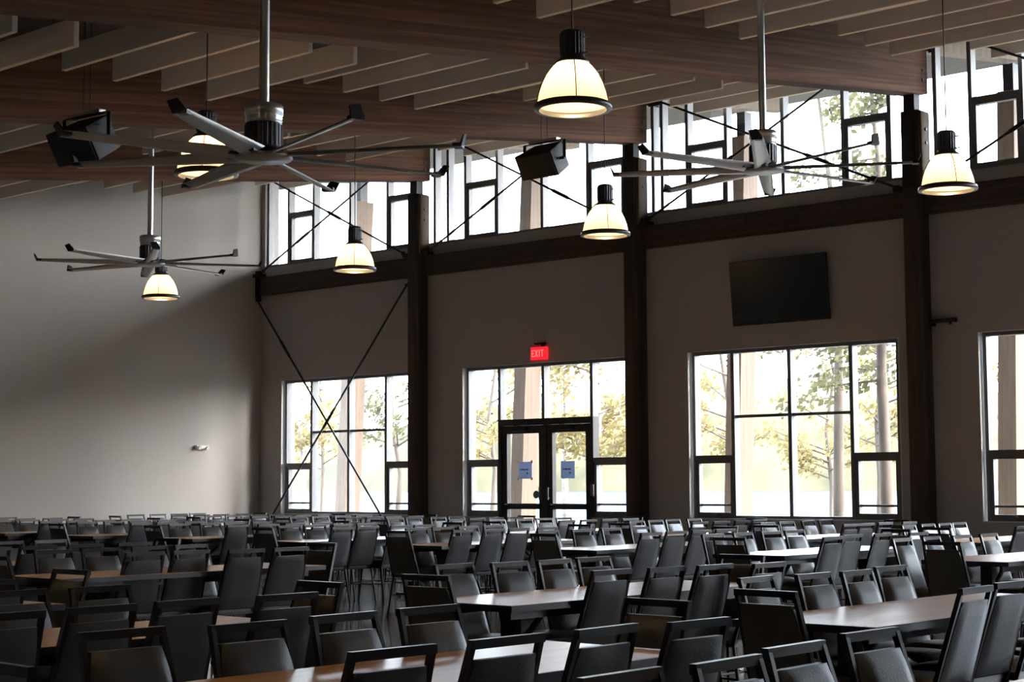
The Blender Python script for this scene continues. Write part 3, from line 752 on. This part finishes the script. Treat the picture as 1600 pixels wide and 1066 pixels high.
for row, cols in HAS.items():
    for col in cols:
        tn, rn = tname(row, col); cx = COLS[col]; y0 = ROWS[row]
        for side in 'LR':
            ys = OBS.get((row, col, side)) or [(y0+.56+.445*k+random.uniform(-.03, .03), None) for k in range(4)]
            for k, (y, rx) in enumerate(ys):
                s = -1 if side == 'L' else 1
                j = random.uniform(-.05, .05); dx = random.uniform(-.03, .04)
                rail = cx+s*(.60+dx) if rx is None else rx
                rz = (0 if side == 'L' else PI)+j
                lab = 'black padded chair %s from camera end, %s side of %s, %s' % (['nearest', 'second', 'third', 'fourth'][k], 'left' if side == 'L' else 'right', tn, rn)
                if k == 0: lab = lab.replace('nearest from camera end', 'nearest the camera')
                place_chair(rail+RO*math.cos(rz), y+RO*math.sin(rz), rz, lab, 'chairs along the dining tables')
        for end in 'NF':
            if row == 'd' and end == 'F' and 0: continue
            dy = .30
            x, y = cx+random.uniform(-.04, .04), (y0-dy if end == 'N' else y0+TL+dy)
            if (row, col, end) in hd: x, y, _ = hd[(row, col, end)]
            rz = (PI/2 if end == 'N' else -PI/2)+random.uniform(-.06, .06)
            lab = 'black padded chair at the %s end of the %s, %s' % ('camera' if end == 'N' else 'window', tn, rn)
            place_chair(x+RO*math.cos(rz), y+RO*math.sin(rz), rz, lab, 'chairs along the dining tables')

# ------------------------------------------------------------------ outdoors
g = MB(); g.box(-60, 30, 20.21, 27, -.35, -.1); tag(g.build('terrace_paving', M['terrace']), kind='structure')
g = MB(); g.hexa([(-160, 27, -3), (60, 27, -3), (60, 46, -3), (-160, 46, -3), (-160, 27, -.12), (60, 27, -.12), (60, 46, -2.3), (-160, 46, -2.3)])
tag(g.build('lawn', M['grass']), kind='structure')
g = MB(); g.box(-900, 500, 44, 900, -3.2, -1.2); tag(g.build('lake', M['lake']), 'pale blue lake beyond the windows', 'lake', kind='stuff')
# far shore ridge
g = MB(); rnd = random.Random(3); n = 60; V = []
for i in range(n+1):
    x = -900+1400*i/n; h = 34+9*math.sin(i*.35)+rnd.uniform(-2, 2); yy = 420+20*math.sin(i*.5)
    V += [(x, yy, -3), (x, yy+25, h*.6), (x, yy+120, h)]
g._add(V, [(3*i+k, 3*i+3+k, 3*i+4+k, 3*i+1+k) for i in range(n) for k in (0, 1)], True)
tag(g.build('far_shore_ridge', M['hill']), kind='structure')
def tree(x, y, z, h, r, mtr, mlf, label, tr=.16, base=.3, nleaf=2600, seed=0, conif=False):
    rd = random.Random(seed); root = empty('tree', (x, y, z))
    t = MB(); pts = [Vector((0, 0, 0))]
    for k in range(1, 7): pts.append(Vector((rd.uniform(-.05, .05)*k, rd.uniform(-.05, .05)*k, h*.95*k/6)))
    for k in range(6): t.tube(pts[k], pts[k+1], tr*(1-k/6.6), tr*(1-(k+1)/6.6), n=10, caps=False)
    tips = []
    for k in range(26):
        u = base+(1-base)*rd.random(); p = Vector((0, 0, h*.95*u)); a = rd.uniform(0, 2*PI)
        L = r*(1.05-u)/(1.05-base)*rd.uniform(.7, 1.1) if conif else r*math.sin(PI*min(1, (u-base)/(1-base)*.8+.2))*rd.uniform(.6, 1)
        e = p+Vector((math.cos(a)*L, math.sin(a)*L, (-.1 if conif else .35)*L)); t.tube(p, e, .03, .008, n=5, caps=False); tips.append((p, e, L))
    t.build('trunk', mtr, root)
    f = MB()
    for k in range(nleaf):
        p, e, L = rd.choice(tips); c = p.lerp(e, rd.uniform(.35, 1.08)) + Vector([rd.gauss(0, .16*max(.8, L*.5)) for _ in range(3)])
        s = rd.uniform(.035, .10); u = Vector([rd.gauss(0, 1) for _ in range(3)]).normalized(); v = u.orthogonal().normalized()*s; w_ = u.cross(v).normalized()*s*.6
        f._add([c-v, c+w_, c+v, c-w_], [(0, 1, 2, 3)])
    f.build('foliage', mlf, root); tag(root, label, 'tree', 'trees outdoors')
TR = [(-43.5, 39, -1.5, 10, 3.2, 'bark', 'leafy', 'broad yellow tree filling the middle of the leftmost window', False),
      (-37.6, 33, -.8, 9, 2.0, 'birch', 'leafy', 'slim pale tree seen at left of the leftmost window', False),
      (-32.6, 32, -.7, 7.5, 2.3, 'bark', 'leafg', 'bushy green tree seen at right of the leftmost window', False),
      (-33.2, 36.5, -1.2, 9.5, 2.4, 'bark', 'leafy', 'yellow tree seen left of the double door', False),
      (-25.4, 30.5, -.6, 8, 2.0, 'birch', 'leafy', 'slim birch seen through the right door leaf', False),
      (-23.0, 28.8, -.5, 7, 1.7, 'birch', 'leafy', 'yellow tree seen in the panes right of the double door', False),
      (-18.3, 31, -.6, 13, 2.4, 'bark', 'leafg', 'tall pine seen in the middle of the window below the television', True),
      (-15.2, 27.5, -.3, 12, 1.5, 'bark', 'leafg', 'tall pine at right of the window below the television', True),
      (-23.8, 35, -1.1, 9, 2.4, 'bark', 'leafy', 'yellow tree at left of the window below the television', False),
      (-24.8, 41.5, -1.9, 10, 2.6, 'bark', 'leafy', 'broad yellow tree near the shore below the television', False),
      (-20.4, 36.5, -1.2, 8.5, 2.0, 'bark', 'leafy', 'low yellow tree just right of the middle pine below television', False),
      (-13.6, 31.5, -.7, 9, 1.6, 'bark', 'leafy', 'yellow tree seen in the rightmost window', False)]
for i, (x, y, z, h, r_, a, b_, lb, cf) in enumerate(TR): tree(x, y, z, h, r_, M[a], M[b_], lb, tr=.14 if h > 11 else .10, seed=i+11, conif=cf, base=.35 if not cf else .3)
